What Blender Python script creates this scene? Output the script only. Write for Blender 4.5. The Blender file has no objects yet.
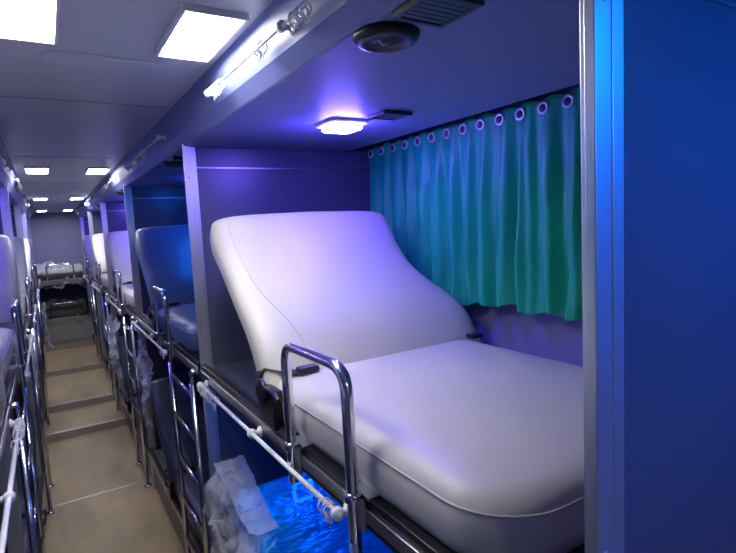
import bpy, math, random
from mathutils import Vector, Matrix, noise
random.seed(4)
sc=bpy.context.scene
sc.view_settings.view_transform='Standard'
C=bpy.context.collection
PITCH=1.49
# ---------------------------------------------------------------- materials
def mat(name,col=(.5,.5,.5),rough=.5,metal=0,bump=0,bscale=50,var=0,vscale=3,emit=None,es=0,coat=0,sheen=0,stretch=None,bdist=.01):
    m=bpy.data.materials.new(name); m.use_nodes=True
    nt=m.node_tree; b=nt.nodes['Principled BSDF']
    b.inputs['Base Color'].default_value=(*col,1); b.inputs['Roughness'].default_value=rough
    b.inputs['Metallic'].default_value=metal
    b.inputs['Coat Weight'].default_value=coat
    b.inputs['Sheen Weight'].default_value=sheen
    tc=nt.nodes.new('ShaderNodeTexCoord'); mp=nt.nodes.new('ShaderNodeMapping')
    nt.links.new(tc.outputs['Object'],mp.inputs[0])
    if stretch: mp.inputs['Scale'].default_value=stretch
    if var:
        n=nt.nodes.new('ShaderNodeTexNoise'); n.inputs['Scale'].default_value=vscale; n.inputs['Detail'].default_value=5
        nt.links.new(mp.outputs[0],n.inputs['Vector'])
        r=nt.nodes.new('ShaderNodeValToRGB')
        r.color_ramp.elements[0].position=.3; r.color_ramp.elements[1].position=.7
        r.color_ramp.elements[0].color=(*[c*(1-var) for c in col],1)
        r.color_ramp.elements[1].color=(*[min(1,c*(1+var)) for c in col],1)
        nt.links.new(n.outputs['Fac'],r.inputs[0]); nt.links.new(r.outputs[0],b.inputs['Base Color'])
    if bump:
        n=nt.nodes.new('ShaderNodeTexNoise'); n.inputs['Scale'].default_value=bscale; n.inputs['Detail'].default_value=4
        nt.links.new(mp.outputs[0],n.inputs['Vector'])
        bp=nt.nodes.new('ShaderNodeBump'); bp.inputs['Strength'].default_value=bump; bp.inputs['Distance'].default_value=bdist
        nt.links.new(n.outputs['Fac'],bp.inputs['Height']); nt.links.new(bp.outputs[0],b.inputs['Normal'])
    if emit:
        b.inputs['Emission Color'].default_value=(*emit,1); b.inputs['Emission Strength'].default_value=es
    return m
def plastic_mat(name,col,alpha,bs=30):
    m=mat(name,col,.2,0,.8,bs,bdist=.015)
    m.node_tree.nodes['Principled BSDF'].inputs['Alpha'].default_value=alpha
    return m
M_vinyl=mat('cream_vinyl',(.58,.55,.49),.42,bump=.12,bscale=220,var=.05,vscale=4,bdist=.002)
M_vinylshade=mat('cream_vinyl_shaded',(.10,.15,.27),.38,bump=.12,bscale=220,var=.05,vscale=4,bdist=.002)  # shaded copy of the cream vinyl, dim blue shade put into the colour
M_pipe=mat('vinyl_piping',(.50,.47,.43),.45)
M_blackp=mat('black_plastic',(.012,.012,.015),.35)
M_panel=mat('grey_laminate',(.088,.092,.15),.34,bump=.05,bscale=160,var=.12,vscale=2)
M_panelw=mat('wall_laminate',(.22,.22,.48),.45)
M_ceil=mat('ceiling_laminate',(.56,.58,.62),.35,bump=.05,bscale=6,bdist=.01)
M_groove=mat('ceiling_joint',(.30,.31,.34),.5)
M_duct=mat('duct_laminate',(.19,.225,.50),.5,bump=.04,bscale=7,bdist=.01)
M_steel=mat('brushed_steel',(.78,.80,.84),.38,.92,bump=.12,bscale=300,stretch=(1,1,.03),bdist=.001)
M_chrome=mat('chrome_tube',(.80,.81,.84),.2,1)
M_nickel=mat('nickel_ring',(.75,.76,.8),.35,.6)
M_alu=mat('aluminium_trim',(.5,.5,.52),.35,1)
M_floor=mat('vinyl_floor',(.44,.335,.215),.42,bump=.08,bscale=60,var=.28,vscale=5,stretch=(1,.35,1))
M_white=mat('white_plastic',(.8,.8,.82),.35)
M_lightp=mat('panel_emitter',(1,1,1),.5,emit=(1,.98,.95),es=46)
M_frame=mat('lamp_frame',(.7,.7,.75),.4)
M_violet=mat('violet_led',(.5,.4,1),.5,emit=(.15,.10,1),es=300)
M_blue=mat('blue_led',(.1,.3,1),.5,emit=(.0,.20,1),es=420)
M_bluedim=mat('dim_blue_led',(.1,.3,1),.5,emit=(.01,.17,1),es=70)
M_curt=mat('teal_curtain_fabric',(.0,.42,.21),.5,bump=.25,bscale=14,var=.2,vscale=9,stretch=(1,1,.4),bdist=.02)
M_glass=mat('dark_window_glass',(.02,.025,.04),.08)
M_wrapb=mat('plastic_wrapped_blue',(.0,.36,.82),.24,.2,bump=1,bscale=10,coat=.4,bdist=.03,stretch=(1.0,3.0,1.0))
M_darks=mat('dark_blue_vinyl',(.06,.075,.12),.35,bump=.1,bscale=200,bdist=.002)
M_greyv=mat('grey_vinyl',(.15,.15,.17),.45)
M_clear=plastic_mat('clear_plastic_film',(.84,.86,.98),.36)
M_dark=mat('dark_slots',(.01,.01,.014),.6)
M_webb=mat('seat_belt_webbing',(.015,.015,.018),.7,bump=.4,bscale=300)
# ---------------------------------------------------------------- builder
class B:
    def __init__(s): s.v=[];s.f=[];s.mi=[];s.sm=[];s.mats=[]
    def m(s,mt):
        if mt not in s.mats: s.mats.append(mt)
        return s.mats.index(mt)
    def add(s,vs,fs,mt,smooth=False):
        o=len(s.v); s.v+= [tuple(v) for v in vs]; k=s.m(mt)
        for f in fs: s.f.append([o+i for i in f]); s.mi.append(k); s.sm.append(smooth)
        return s
    def box(s,x0,x1,y0,y1,z0,z1,mt):
        vs=[(x,y,z) for x in(x0,x1) for y in(y0,y1) for z in(z0,z1)]
        return s.add(vs,[(0,1,3,2),(4,6,7,5),(0,4,5,1),(2,3,7,6),(0,2,6,4),(1,5,7,3)],mt)
    def prism(s,prof,y0,y1,mt):
        n=len(prof); vs=[(x,y0,z) for x,z in prof]+[(x,y1,z) for x,z in prof]
        fs=[(i,(i+1)%n,n+(i+1)%n,n+i) for i in range(n)]+[tuple(range(n))[::-1],tuple(range(n,2*n))]
        return s.add(vs,fs,mt)
    def tube(s,pts,r,mt,cyc=False,seg=12):
        P=[Vector(p) for p in pts]; n=len(P); vs=[]
        up=None
        for i in range(n):
            if cyc: t=(P[(i+1)%n]-P[i-1]).normalized()
            else: t=(P[min(i+1,n-1)]-P[max(i-1,0)]).normalized()
            if up is None:
                up=Vector((0,0,1)) if abs(t.z)<.9 else Vector((1,0,0))
            a=(up-t*up.dot(t)).normalized(); up=a; b=t.cross(a)
            for k in range(seg):
                w=2*math.pi*k/seg; vs.append(P[i]+(a*math.cos(w)+b*math.sin(w))*r)
        fs=[]
        for i in range(n if cyc else n-1):
            j=(i+1)%n
            for k in range(seg):
                l=(k+1)%seg; fs.append((i*seg+k,i*seg+l,j*seg+l,j*seg+k))
        if not cyc: fs+=[tuple(range(seg))[::-1],tuple(range((n-1)*seg,n*seg))]
        return s.add(vs,fs,mt,True)
    def ring(s,c,R,r,axis,mt,n=20,seg=8):
        c=Vector(c); ax=Vector(axis).normalized(); u=ax.orthogonal().normalized(); w=ax.cross(u)
        return s.tube([c+(u*math.cos(2*math.pi*i/n)+w*math.sin(2*math.pi*i/n))*R for i in range(n)],r,mt,True,seg)
    def disc(s,c,axis,prof,mt,n=40):
        c=Vector(c); ax=Vector(axis).normalized(); u=ax.orthogonal().normalized(); w=ax.cross(u); vs=[]
        for R,h in prof:
            for i in range(n):
                a=2*math.pi*i/n; vs.append(c+ax*h+(u*math.cos(a)+w*math.sin(a))*R)
        fs=[(j*n+i,j*n+(i+1)%n,(j+1)*n+(i+1)%n,(j+1)*n+i) for j in range(len(prof)-1) for i in range(n)]
        fs+=[tuple(range(n))[::-1],tuple(range((len(prof)-1)*n,len(prof)*n))]
        return s.add(vs,fs,mt,True)
    def loft(s,rings,mt,smooth=True,cap=True):
        n=len(rings[0]); vs=[p for r in rings for p in r]
        fs=[(j*n+i,j*n+(i+1)%n,(j+1)*n+(i+1)%n,(j+1)*n+i) for j in range(len(rings)-1) for i in range(n)]
        if cap: fs+=[tuple(range(n))[::-1],tuple(range((len(rings)-1)*n,len(rings)*n))]
        return s.add(vs,fs,mt,smooth)
    def build(s,name,bevel=0,parent=None):
        me=bpy.data.meshes.new(name); me.from_pydata(s.v,[],s.f)
        for m in s.mats: me.materials.append(m)
        for p,k,q in zip(me.polygons,s.mi,s.sm): p.material_index=k; p.use_smooth=q
        import bmesh
        bm=bmesh.new(); bm.from_mesh(me); bmesh.ops.recalc_face_normals(bm,faces=bm.faces); bm.to_mesh(me); bm.free()
        o=bpy.data.objects.new(name,me); C.objects.link(o)
        if bevel:
            b=o.modifiers.new('bevel','BEVEL'); b.width=bevel; b.segments=2; b.limit_method='ANGLE'
        if parent: o.parent=parent
        return o
def fillet(pts,r,n=6):
    P=[Vector(p) for p in pts]; out=[P[0]]
    for i in range(1,len(P)-1):
        a=(P[i-1]-P[i]).normalized(); b=(P[i+1]-P[i]).normalized()
        p0=P[i]+a*r; p1=P[i]+b*r
        for k in range(n+1):
            t=k/n; out.append(p0*(1-t)**2+P[i]*2*t*(1-t)+p1*t*t)
    out.append(P[-1]); return out
def rrect(x0,x1,y0,y1,r4,z,n=10):
    pts=[]
    cs=[(x0,y0,180),(x1,y0,270),(x1,y1,0),(x0,y1,90)]
    for (cx,cy,a0),r in zip(cs,r4):
        ox=cx+r if cx==x0 else cx-r; oy=cy+r if cy==y0 else cy-r
        for k in range(n+1):
            a=math.radians(a0+90*k/n); pts.append((ox+r*math.cos(a),oy+r*math.sin(a),z))
    return pts
def spread(o,locs):
    for k,(side,bay,dz) in enumerate(locs):
        c=o if k==0 else o.copy()
        if k: C.objects.link(c)
        for ch in ([] if k==0 else list(o.children)):
            cc=ch.copy(); C.objects.link(cc); cc.parent=c
        c.location=(0 if side>0 else .27,bay*PITCH,dz); c.scale=(1 if side>0 else -1,1,1)
def empty(name):
    e=bpy.data.objects.new(name,None); C.objects.link(e); e.empty_display_size=.05; return e
R=1; L=-1
BAYS=[0,1,2,3,4]
both=[(R,i,0) for i in BAYS]+[(L,i,0) for i in BAYS]
YF,YB=-1.75,8.75
XR,XL=1.16,.27-1.16
# ---------------------------------------------------------------- shell
b=B()
st=[(YF,4.55,0),(4.55,5.15,.05),(5.15,6.3,.10),(6.3,7.5,.15),(7.5,YB,.2)]
for y0,y1,z in st: b.box(XL-.05,XR+.05,y0,y1,-.06,z,M_floor)
b.build('floor')
b=B()
for y0,y1,z in st[1:]:
    b.box(-.14,.41,y0-.006,y0+.03,z,z+.004,M_alu)
    b.box(-.14,.41,y0-.006,y0-.001,z-.05,z,M_alu)
for y in (2.2,3.4): b.box(-.14,.41,y,y+.012,0,.002,M_alu)
b.build('trim_floor_nosings')
b=B(); b.box(XL-.05,XR+.05,YF,YB,1.91,1.96,M_ceil)
for y in [ 1.72,2.9,4.2,5.4,6.6]: b.box(-.09,.36,y,y+.004,1.9085,1.912,M_groove)
b.build('ceiling')
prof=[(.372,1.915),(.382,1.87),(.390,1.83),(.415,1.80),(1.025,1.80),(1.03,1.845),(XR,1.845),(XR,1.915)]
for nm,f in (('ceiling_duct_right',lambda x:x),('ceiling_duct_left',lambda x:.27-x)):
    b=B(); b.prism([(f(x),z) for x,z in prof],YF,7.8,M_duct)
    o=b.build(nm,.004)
b=B(); b.box(XR,XR+.05,YF,YB,-.02,1.95,M_panelw); b.build('wall_right')
b=B(); b.box(XL-.05,XL,YF,YB,-.02,1.95,M_panelw); b.build('wall_left')
b=B(); b.box(XL-.05,XR+.05,YB,YB+.05,-.02,1.95,M_panelw); b.build('wall_back')
b=B(); b.box(XL-.05,XR+.05,YF-.05,YF,-.02,1.95,M_panel); b.build('wall_front')
b=B()
b.box(XR-.012,XR-.004,.45,1.68,1.30,1.72,M_glass)
for z in (1.28,1.72): b.box(XR-.018,XR-.002,.42,1.71,z,z+.02,M_blackp)
for y in (.42,1.06,1.69): b.box(XR-.018,XR-.002,y,y+.02,1.28,1.74,M_blackp)
o=b.build('window_1',.002); spread(o,both)
# ---------------------------------------------------------------- partitions + posts
b=B()
b.box(.430,XR-.001,.286,.306,.0,1.735,M_panel)
b.box(.430,XR-.001,.284,.308,1.735,1.799,M_panel)
b.box(1.032,XR-.001,.284,.308,1.799,1.844,M_panel)
b.box(.430,XR-.001,.283,.309,1.731,1.736,M_alu)
o=b.build('wall_partition',.001)
pl=both+[(R,5,0),(L,5,0)]
spread(o,pl)
b=B()
b.box(.407,.430,.281,.292,0,1.815,M_steel)
b.box(.4265,.430,.292,.310,0,1.799,M_steel)
b.box(.430,.447,.280,.2845,0,1.799,M_steel)
for z in (.3,1.05,1.2,1.7): b.disc((.419,.281,z),(0,-1,0),[(.004,0),(.003,.002),(.001,.003)],M_alu,12)
o=b.build('steel_post',.0015); spread(o,pl)
# ---------------------------------------------------------------- decks
def deck(name,ztop,solid):
    b=B()
    z0=.001 if solid else ztop-.035
    b.box(.425,XR-.002,.312,.278+PITCH,z0,ztop,M_panel)
    b.box(.405,.425,.312,.278+PITCH,ztop-.045,ztop+.012,M_blackp)
    b.box(.400,.405,.312,.278+PITCH,ztop-.03,ztop-.006,M_alu)
    b.box(.405,.445,.312,.278+PITCH,ztop,ztop+.004,M_alu)
    for y in (.45,.6,.85,1.1,1.35,1.6):
        b.disc((.425,y,ztop+.004),(0,0,1),[(.008,0),(.006,.004),(.002,.005)],M_alu,12)
    return b.build(name,.0015)
o=deck('upper_berth_platform',1.065,False); spread(o,both)
o=deck('lower_berth_platform',.24,True)
spread(o,both)
# ---------------------------------------------------------------- berth seat
def seat_cushion(mt,parent):
    x0,x1,y0,y1=.415,1.045,.41,1.20; zb=1.070; zt=1.175
    R4=(.11,.07,.03,.03)
    lv=[(.02,zb),(.006,zb+.012),(.0,zb+.03),(.0,zb+.055),(.003,zt-.030),(.008,zt-.020),(.020,zt-.008),(.04,zt-.002),(.07,zt+.002),(.12,zt+.005),(.2,zt+.008),(.29,zt+.009)]
    rings=[]
    for ins,z in lv:
        r4=[max(.004,r-ins*.6) for r in R4]
        rings.append(rrect(x0+ins,x1-ins,y0+ins,y1-ins,r4,z))
    b=B(); b.loft(rings,mt)
    b.tube(rrect(x0+.003,x1-.003,y0+.003,y1-.003,R4,zt-.027),.0020,M_pipe if mt is M_vinyl else mt,True,6)
    return b.build('seat_cushion',0,parent)
def backrest(mt,parent):
    cl=[(1.10,1.150),(1.115,1.175),(1.155,1.235),(1.215,1.300),(1.285,1.360),(1.35,1.425),(1.405,1.485),(1.455,1.535),(1.497,1.576)]
    def sample(t):
        f=t*(len(cl)-1); i=min(int(f),len(cl)-2); u=f-i
        p0=cl[max(i-1,0)];p1=cl[i];p2=cl[i+1];p3=cl[min(i+2,len(cl)-1)]
        return Vector([.5*(2*b_+(c_-a_)*u+(2*a_-5*b_+4*c_-d_)*u*u+(-a_+3*b_-3*c_+d_)*u**3) for a_,b_,c_,d_ in zip(p0,p1,p2,p3)])
    N=56; n=72; rings=[]; 
    ss=lambda a,b_,x:(lambda k:k*k*(3-2*k))(min(1,max(0,(x-a)/(b_-a))))
    for j in range(N+1):
        t=j/N; p=sample(t); q=sample(min(1,t+.01))-sample(max(0,t-.01)); q.normalize()
        nb=Vector((q.y,-q.x))
        if nb.x<0: nb=-nb
        th=.085+.03*math.exp(-((t-.15)/.22)**2)+.03*math.exp(-((t-.86)/.16)**2)
        e=1.0
        if t>.92: e=math.sqrt(max(0.0,1-((t-.92)/.08)**2))
        if t<.05: e=math.sqrt(max(0,1-((.05-t)/.05)**2))*.5+.5
        xl=.402+.004*math.sin(t*6)+.008*ss(.8,1,t)
        xr=1.085-.10*ss(.25,.62,t)+.016*ss(.7,.85,t)
        rc=.022*(1-e); xl+=rc;xr-=rc
        cx=(xl+xr)/2; hw=(xr-xl)/2; ht=max(th*.5*e,.004)
        cen=p+nb*(th*.5)
        ring=[]
        for k in range(n):
            a=2*math.pi*k/n; ca,sa=math.cos(a),math.sin(a)
            px=hw*math.copysign(abs(ca)**.25,ca)
            pn=ht*math.copysign(abs(sa)**.62,sa)
            if sa<0: pn-= .010*math.cos(px/hw*math.pi*.5)*e
            ring.append((cx+px,cen.x+nb.x*pn,cen.y+nb.y*pn))
        rings.append(ring)
    b=B(); b.loft(rings,mt)
    pm=M_pipe if mt is M_vinyl else mt
    def front(j,fx):
        r=rings[j]; x=(r[n//2][0]+(r[0][0]-r[n//2][0])*fx)
        for kk in range(n//2,n):
            p,q=r[kk],r[(kk+1)%n]
            if p[0]<=x<=q[0] and q[0]>p[0]:
                u=(x-p[0])/(q[0]-p[0]); return (x,p[1]+(q[1]-p[1])*u-.0003,p[2]+(q[2]-p[2])*u+.0003)
        return r[n*3//4]
    for sgn in (0,1):
        pts=[]
        for j in range(3,54):
            t=j/N; f=.07+.09*math.exp(-((t-.22)/.25)**2)
            pts.append(front(j,1-f if sgn else f))
        b.tube(pts,.0010,pm,False,6)
    return b.build('backrest',0,parent)
def berth(name,mt):
    e=empty(name)
    seat_cushion(mt,e); backrest(mt,e)
    b=B()
    x=.405
    b.prism([(x-.012,1.07),(x+.012,1.07),(x+.012,1.16),(x-.012,1.16)],1.07,1.15,M_blackp)
    b.disc((x-.012,1.125,1.15),(-1,0,0),[(.030,0),(.030,.008),(.022,.012),(.008,.013)],M_blackp,28)
    b.tube(fillet([(.398,1.12,1.15),(.388,1.10,1.165),(.388,1.05,1.168),(.388,1.02,1.155)],.015),.006,M_blackp)
    b.build('recliner_hinge',.003,e)
    b=B()
    def strap(pts,w):
        vs=[];
        for p in pts: vs+=[(p[0],p[1]-w,p[2]),(p[0]+.002,p[1]+w,p[2])]
        b.add(vs,[(2*i,2*i+1,2*i+3,2*i+2) for i in range(len(pts)-1)],M_webb,True)
    strap([(.402,1.17,1.08),(.396,1.18,1.13),(.398,1.185,1.17),(.41,1.165,1.195),(.44,1.13,1.187),(.48,1.10,1.187)],.016)
    b.box(.47,.52,1.085,1.112,1.182,1.196,M_blackp)
    b.box(1.00,1.04,1.08,1.11,1.180,1.192,M_blackp)
    b.build('seat_belt',.003,e)
    return e
e=berth('sleeper_berth_seat',M_vinyl)
spread(e,[k for k in both if k[:2]!=(R,1)])
e=berth('shaded_sleeper_berth_seat',M_vinylshade); spread(e,[(R,1,0)])  # same cream seat, its shade painted into the vinyl colour
e2=berth('lower_sleeper_berth_seat',M_darks); spread(e2,[(s,i,-.825) for s,i,_ in both if not (s==R and i==0)])
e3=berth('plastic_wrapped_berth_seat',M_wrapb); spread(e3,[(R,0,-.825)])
# ---------------------------------------------------------------- guard rails
b=B()
pts=fillet([(.388,.965,1.00),(.388,.965,1.29),(.388,.715,1.29),(.388,.715,1.0)],.045,8)
b.tube(pts,.0105,M_chrome,False,16)
b.box(.394,.3995,.945,.985,1.02,1.075,M_alu); b.box(.394,.3995,.695,.735,1.02,1.075,M_alu)
for y in (.965,.715):
    b.disc((.388,y,1.07),(0,0,1),[(.015,0),(.015,.012),(.011,.016)],M_chrome,20)
    b.box(.40,.45,y-.03,y+.03,1.077,1.082,M_chrome)
o=b.build('guard_rail',.001); spread(o,both)
b=B()
for y in (.715,.345):
    b.tube([(.388,y,.998),(.388,y,.0)],.0105,M_chrome,False,16)
    b.disc((.388,y,0),(0,0,1),[(.022,0),(.022,.006),(.012,.012)],M_chrome,20)
b.tube(fillet([(.388,.345,.995),(.388,.345,1.04),(.3995,.345,1.04)],.011),.0105,M_chrome)
for z in (.25,.43,.61,.79,.95):
    b.tube([(.388,.345,z),(.388,.715,z)],.009,M_chrome)
o=b.build('berth_ladder',0); spread(o,both)
# ---------------------------------------------------------------- aisle curtain rods with white hooks
def rod(name,x,z,y0,y1,wallx,cl,rr=.005,k_=1):
    b=B()
    b.tube([(x,y0,z),(x,y1,z)],rr,M_white,False,10)
    for y in (y0+.01,y1-.01,(y0+y1)/2-.03):
        b.disc((wallx,y,z),(-1,0,0),[(.013*k_,0),(.013*k_,.004),(.006*k_,.008),(.006*k_,abs(wallx-x))],M_white,16)
        b.disc((x,y-.006,z),(0,1,0),[(.011*k_,0),(.011*k_,.012)],M_white,16)
    for c,k in cl:
        for i in range(k):
            y=c+i*.011+random.uniform(-.003,.003)
            ax=(random.uniform(-.25,.25),1,random.uniform(-.25,.25))
            b.ring((x,y,z-.007*k_),.0125*k_,.0014,ax,M_white,16,6)
            b.ring((x+random.uniform(-.004,.004),y,z-.026*k_),.006*k_,.0012,(1,0,0),M_white,10,6)
    return b.build(name)
o=rod('lower_curtain_rod',.376,1.035,.74,1.68,.398,[(1.58,8),(1.50,2),(.78,3)]); spread(o,both)
o=rod('upper_curtain_rod',.366,1.852,.42,1.30,.389,[(1.18,7),(.74,5),(.92,3)],.003,.8); spread(o,both+[(R,-1,0)])
# ---------------------------------------------------------------- window curtain
b=B()
NY,NZ=760,26; y0,y1=.345,1.765; zt,zb=1.816,1.262
vs=[];fs=[]; nple=19
for j in range(NZ+1):
    v=j/NZ
    for i in range(NY+1):
        u=i/NY
        ph=u*nple*2*math.pi
        amp=.004+.013*min(1,v*2.5)
        drift=(.9*noise.noise(Vector((u*7,v*1.1,3)))*v+.35*noise.noise(Vector((u*19,v*2,7)))*v)*1.2
        # asymmetric knife-like pleats: long flat face, sharp return
        f=((ph+drift*2)/(2*math.pi)+.25)%1.0
        s_=(1-2*f/.78) if f<.78 else (-1+2*(f-.78)/.22)
        s_=math.sin(s_*math.pi/2)
        x=1.112+amp*(s_+.15*math.sin(2*ph+1.3+3*noise.noise(Vector((u*12,0,1)))))+.010*v*noise.noise(Vector((u*26,v*3,9)))*2
        x-= .013*v
        z=zt+(zb-zt)*v+ (.008*math.sin(ph*.5+u*9)+.015*noise.noise(Vector((u*9,5,5))))*v - .006*(1-v)*(.5+.5*math.cos(ph+1.57))
        y=y0+(y1-y0)*u+.012*v*noise.noise(Vector((u*8,2,v)))
        vs.append((x,y,z))
for j in range(NZ):
    for i in range(NY):
        a=j*(NY+1)+i; fs.append((a,a+1,a+NY+2,a+NY+1))
b.add(vs,fs,M_curt,True)
e=empty('curtain_with_rail'); 
b.build('curtain_fabric',0,e)
b=B()
b.tube([(1.134,.32,1.790),(1.134,1.770,1.790)],.0055,M_chrome)
b.box(1.096,1.106,.315,1.768,1.824,1.836,M_nickel)
for k in range(nple):
    yy=y0+(y1-y0)*(k+.55)/nple
    b.disc((1.106,yy,1.789),(-1,-.1,0),[(.0165,0),(.0165,.004),(.0105,.006),(.010,.004)],M_nickel,24)
    b.disc((1.1015,yy-.0006,1.789),(-1,-.1,0),[(.0098,0),(.0098,.001)],M_darks,20)
for y in (.40,.98,1.70):
    b.box(1.098,XR-.002,y-.01,y+.01,1.826,1.844,M_blackp)
b.build('rail_and_grommets',0,e)
spread(e,both)
# ---------------------------------------------------------------- speaker, vents, LED lamps
def on_all(o,extra=[]): spread(o,both+extra)
b=B()
b.disc((.462,.665,1.7995),(0,0,-1),[(.050,0),(.050,.006),(.044,.013),(.034,.015),(.030,.011),(.012,.010),(.010,.014),(.002,.016)],M_blackp,40)
for r in (.016,.021,.026): b.ring((.462,.665,1.789),r,.0011,(0,0,1),M_darks,28,6)
o=b.build('ceiling_speaker'); on_all(o)
def vent(name,x0,x1,y0,y1):
    b=B(); z=1.7995
    b.box(x0,x1,y0,y1,z-.003,z,M_dark)
    b.box(x0-.008,x0,y0-.008,y1+.008,z-.009,z,M_blackp); b.box(x1,x1+.008,y0-.008,y1+.008,z-.009,z,M_blackp)
    b.box(x0,x1,y0-.008,y0,z-.009,z,M_blackp); b.box(x0,x1,y1,y1+.008,z-.009,z,M_blackp)
    n=6
    for i in range(n):
        y=y0+(i+.5)*(y1-y0)/n
        b.prism([(x0,z-.008),(x1,z-.008),(x1,z-.005),(x0,z-.005)],y-.006,y+.004,M_darks)
    return b.build(name,.001)
o=vent('air_vent',.43,.50,.515,.585); on_all(o)
o=vent('slotted_air_vent',.75,.82,1.10,1.16); on_all(o)
def lamp(name,m):
    b=B(); cx,cy,z=.72,1.27,1.7995
    def sq(h,r,zz): return rrect(cx-h,cx+h,cy-h,cy+h,(r,)*4,zz,6)
    b.loft([sq(.058,.016,z),sq(.058,.016,z-.006),sq(.054,.014,z-.009)],M_white,False)
    b.tube(sq(.040,.014,z-.016),.0065,m,True,10)
    b.loft([sq(.028,.008,z-.009),sq(.027,.008,z-.012)],M_white,False)
    return b.build(name)
o=lamp('violet_led_lamp',M_violet); spread(o,[(R,0,0),(R,2,0),(R,4,0),(L,1,0),(L,3,0)])
o=lamp('blue_led_lamp',M_blue); spread(o,[(R,-1,0)])
o=lamp('dim_blue_led_lamp',M_bluedim); spread(o,[(R,1,0),(R,3,0),(L,0,0),(L,2,0),(L,4,0)])
o=lamp('under_berth_led_lamp',M_bluedim); spread(o,[(R,0,-.7705)])
# ---------------------------------------------------------------- aisle ceiling light panels
base=None
for y in (-1.24,1.075,3.4,5.7,8.0):  # rearmost pair is added, to brighten the dark back wall
    for x in (.0,.295):
        if base is None:
            b=B(); 
            b.box(-.052,.052,-.128,.128,-.001,0,M_lightp)
            for a in (-.058,.052): b.box(a,a+.006,-.134,.134,-.012,0,M_frame)
            for a in (-.134,.128): b.box(-.052,.052,a,a+.006,-.012,0,M_frame)
            base=b.build('ceiling_light_panel',0); o=base
        else:
            o=base.copy(); C.objects.link(o)
        o.location=(x,y,1.91)
b=B()
b.loft([rrect(.03,.27,1.28,1.36,(.03,)*4,1.91),rrect(.032,.268,1.282,1.358,(.03,)*4,1.905),rrect(.045,.255,1.295,1.345,(.02,)*4,1.903)],M_ceil)
b.build('ceiling_hatch_handle')
# ---------------------------------------------------------------- plastic film
def film(name,P,nu=60,nv=60,amp=.02,seed=0,mt=M_clear):
    P=[Vector(p) for p in P]; vs=[];fs=[]
    nrm=(P[1]-P[0]).cross(P[3]-P[0]).normalized()
    for j in range(nv+1):
        for i in range(nu+1):
            u,v=i/nu,j/nv
            p=P[0]*(1-u)*(1-v)+P[1]*u*(1-v)+P[2]*u*v+P[3]*(1-u)*v
            q=p*8+Vector((seed,seed,0))
            d=noise.noise(q)*amp+abs(noise.noise(q*2.3))*amp*.8+(.5-abs(noise.noise(q*4.7)))*amp*.4
            p=p+nrm*d+Vector((0,noise.noise(q*1.3)*amp,noise.noise(q*1.7)*amp))
            vs.append(p)
    for j in range(nv):
        for i in range(nu):
            a=j*(nu+1)+i; fs.append((a,a+1,a+nu+2,a+nu+1))
    b=B(); b.add(vs,fs,mt,True); return b.build(name)
e=empty('plastic_dust_cover')
def cover(lst):
    for i,(P,a) in enumerate(lst):
        o=film('film_%d'%(i+1),P,amp=a,seed=i*3.7); o.parent=e
cover([([(.37,1.18,.35),(.36,1.62,.36),(.38,1.62,.79),(.39,1.30,.72)],.03),
       ([(.30,1.20,.26),(.29,1.56,.26),(.385,1.62,.78),(.39,1.32,.72)],.05),
       ([(.385,1.30,.71),(.46,1.28,.70),(.47,1.58,.80),(.385,1.62,.79)],.02)])
for (bay,side) in ((1,R),(2,R),(3,L)):
    o=film('hanging_plastic_film',[(.385,.62,.95),(.38,.88,.97),(.36,.85,.55),(.37,.60,.57)],amp=.04,seed=bay*5+side)
    if bay==1: o.data.transform(Matrix.Translation((0,.62,0)))
    if bay!=1: o.data.transform(Matrix.Translation((-.03,.16,0)))
    o.location=(0 if side==R else .27,bay*PITCH,0); o.scale=(side,1,1)
# ---------------------------------------------------------------- rear berths
for k,(z,nm) in enumerate(((1.0,'rear_upper_berth'),(.50,'rear_lower_berth'))):
    e=empty(nm)
    b=B(); b.box(-.88,1.15,7.80,YB-.01,z-.05,z,M_panel)
    b.box(-.13,.40,7.785,7.80,z-.055,z+.01,M_alu)
    if k==1: b.box(-.88,1.15,7.83,YB-.01,.2,z-.05,M_ceil)
    b.build('platform',.002,e)
    b=B(); b.loft([rrect(-.12+i,.39-i,7.86+i,8.7-i,(.05,)*4,zz) for i,zz in ((.01,z),(0,z+.03),(0,z+.08),(.02,z+.105),(.1,z+.115))],M_greyv); b.build('mattress',0,e)
    b=B(); b.tube(fillet([(-.02,7.80,z),(-.02,7.80,z+.2),(.28,7.80,z+.2),(.28,7.80,z)],.05),.0105,M_chrome); b.build('guard',0,e)
    o=film('film',[(-.13,7.78,z-.08),(.40,7.78,z-.10),(.40,8.3,z+.16),(-.13,8.3,z+.17)],amp=.06,seed=k*11); o.parent=e
# ---------------------------------------------------------------- world + camera
w=bpy.data.worlds.new('world'); sc.world=w; w.use_nodes=True
w.node_tree.nodes['Background'].inputs[0].default_value=(.2,.25,.5,1); w.node_tree.nodes['Background'].inputs[1].default_value=.05
F=520.0
Y=Vector((-323,36,F)).normalized(); Z=Vector((-.0498,.9935,-.1028)); Z=(Z-Y*Z.dot(Y)).normalized()
X=Vector((Y.y*Z.z-Y.z*Z.y, Y.z*Z.x-Y.x*Z.z, Y.x*Z.y-Y.y*Z.x))
if X.x<0: X=-X
right=Vector((X.x,Y.x,Z.x)); up=Vector((X.y,Y.y,Z.y)); fwd=Vector((X.z,Y.z,Z.z))
m=Matrix((( right.x,up.x,-fwd.x,0),(right.y,up.y,-fwd.y,0),(right.z,up.z,-fwd.z,1.52),(0,0,0,1)))
cd=bpy.data.cameras.new('camera'); cam=bpy.data.objects.new('camera',cd); C.objects.link(cam)
cam.matrix_world=m; cd.sensor_width=36; cd.lens=F/736*36; cd.clip_start=.02
sc.camera=cam
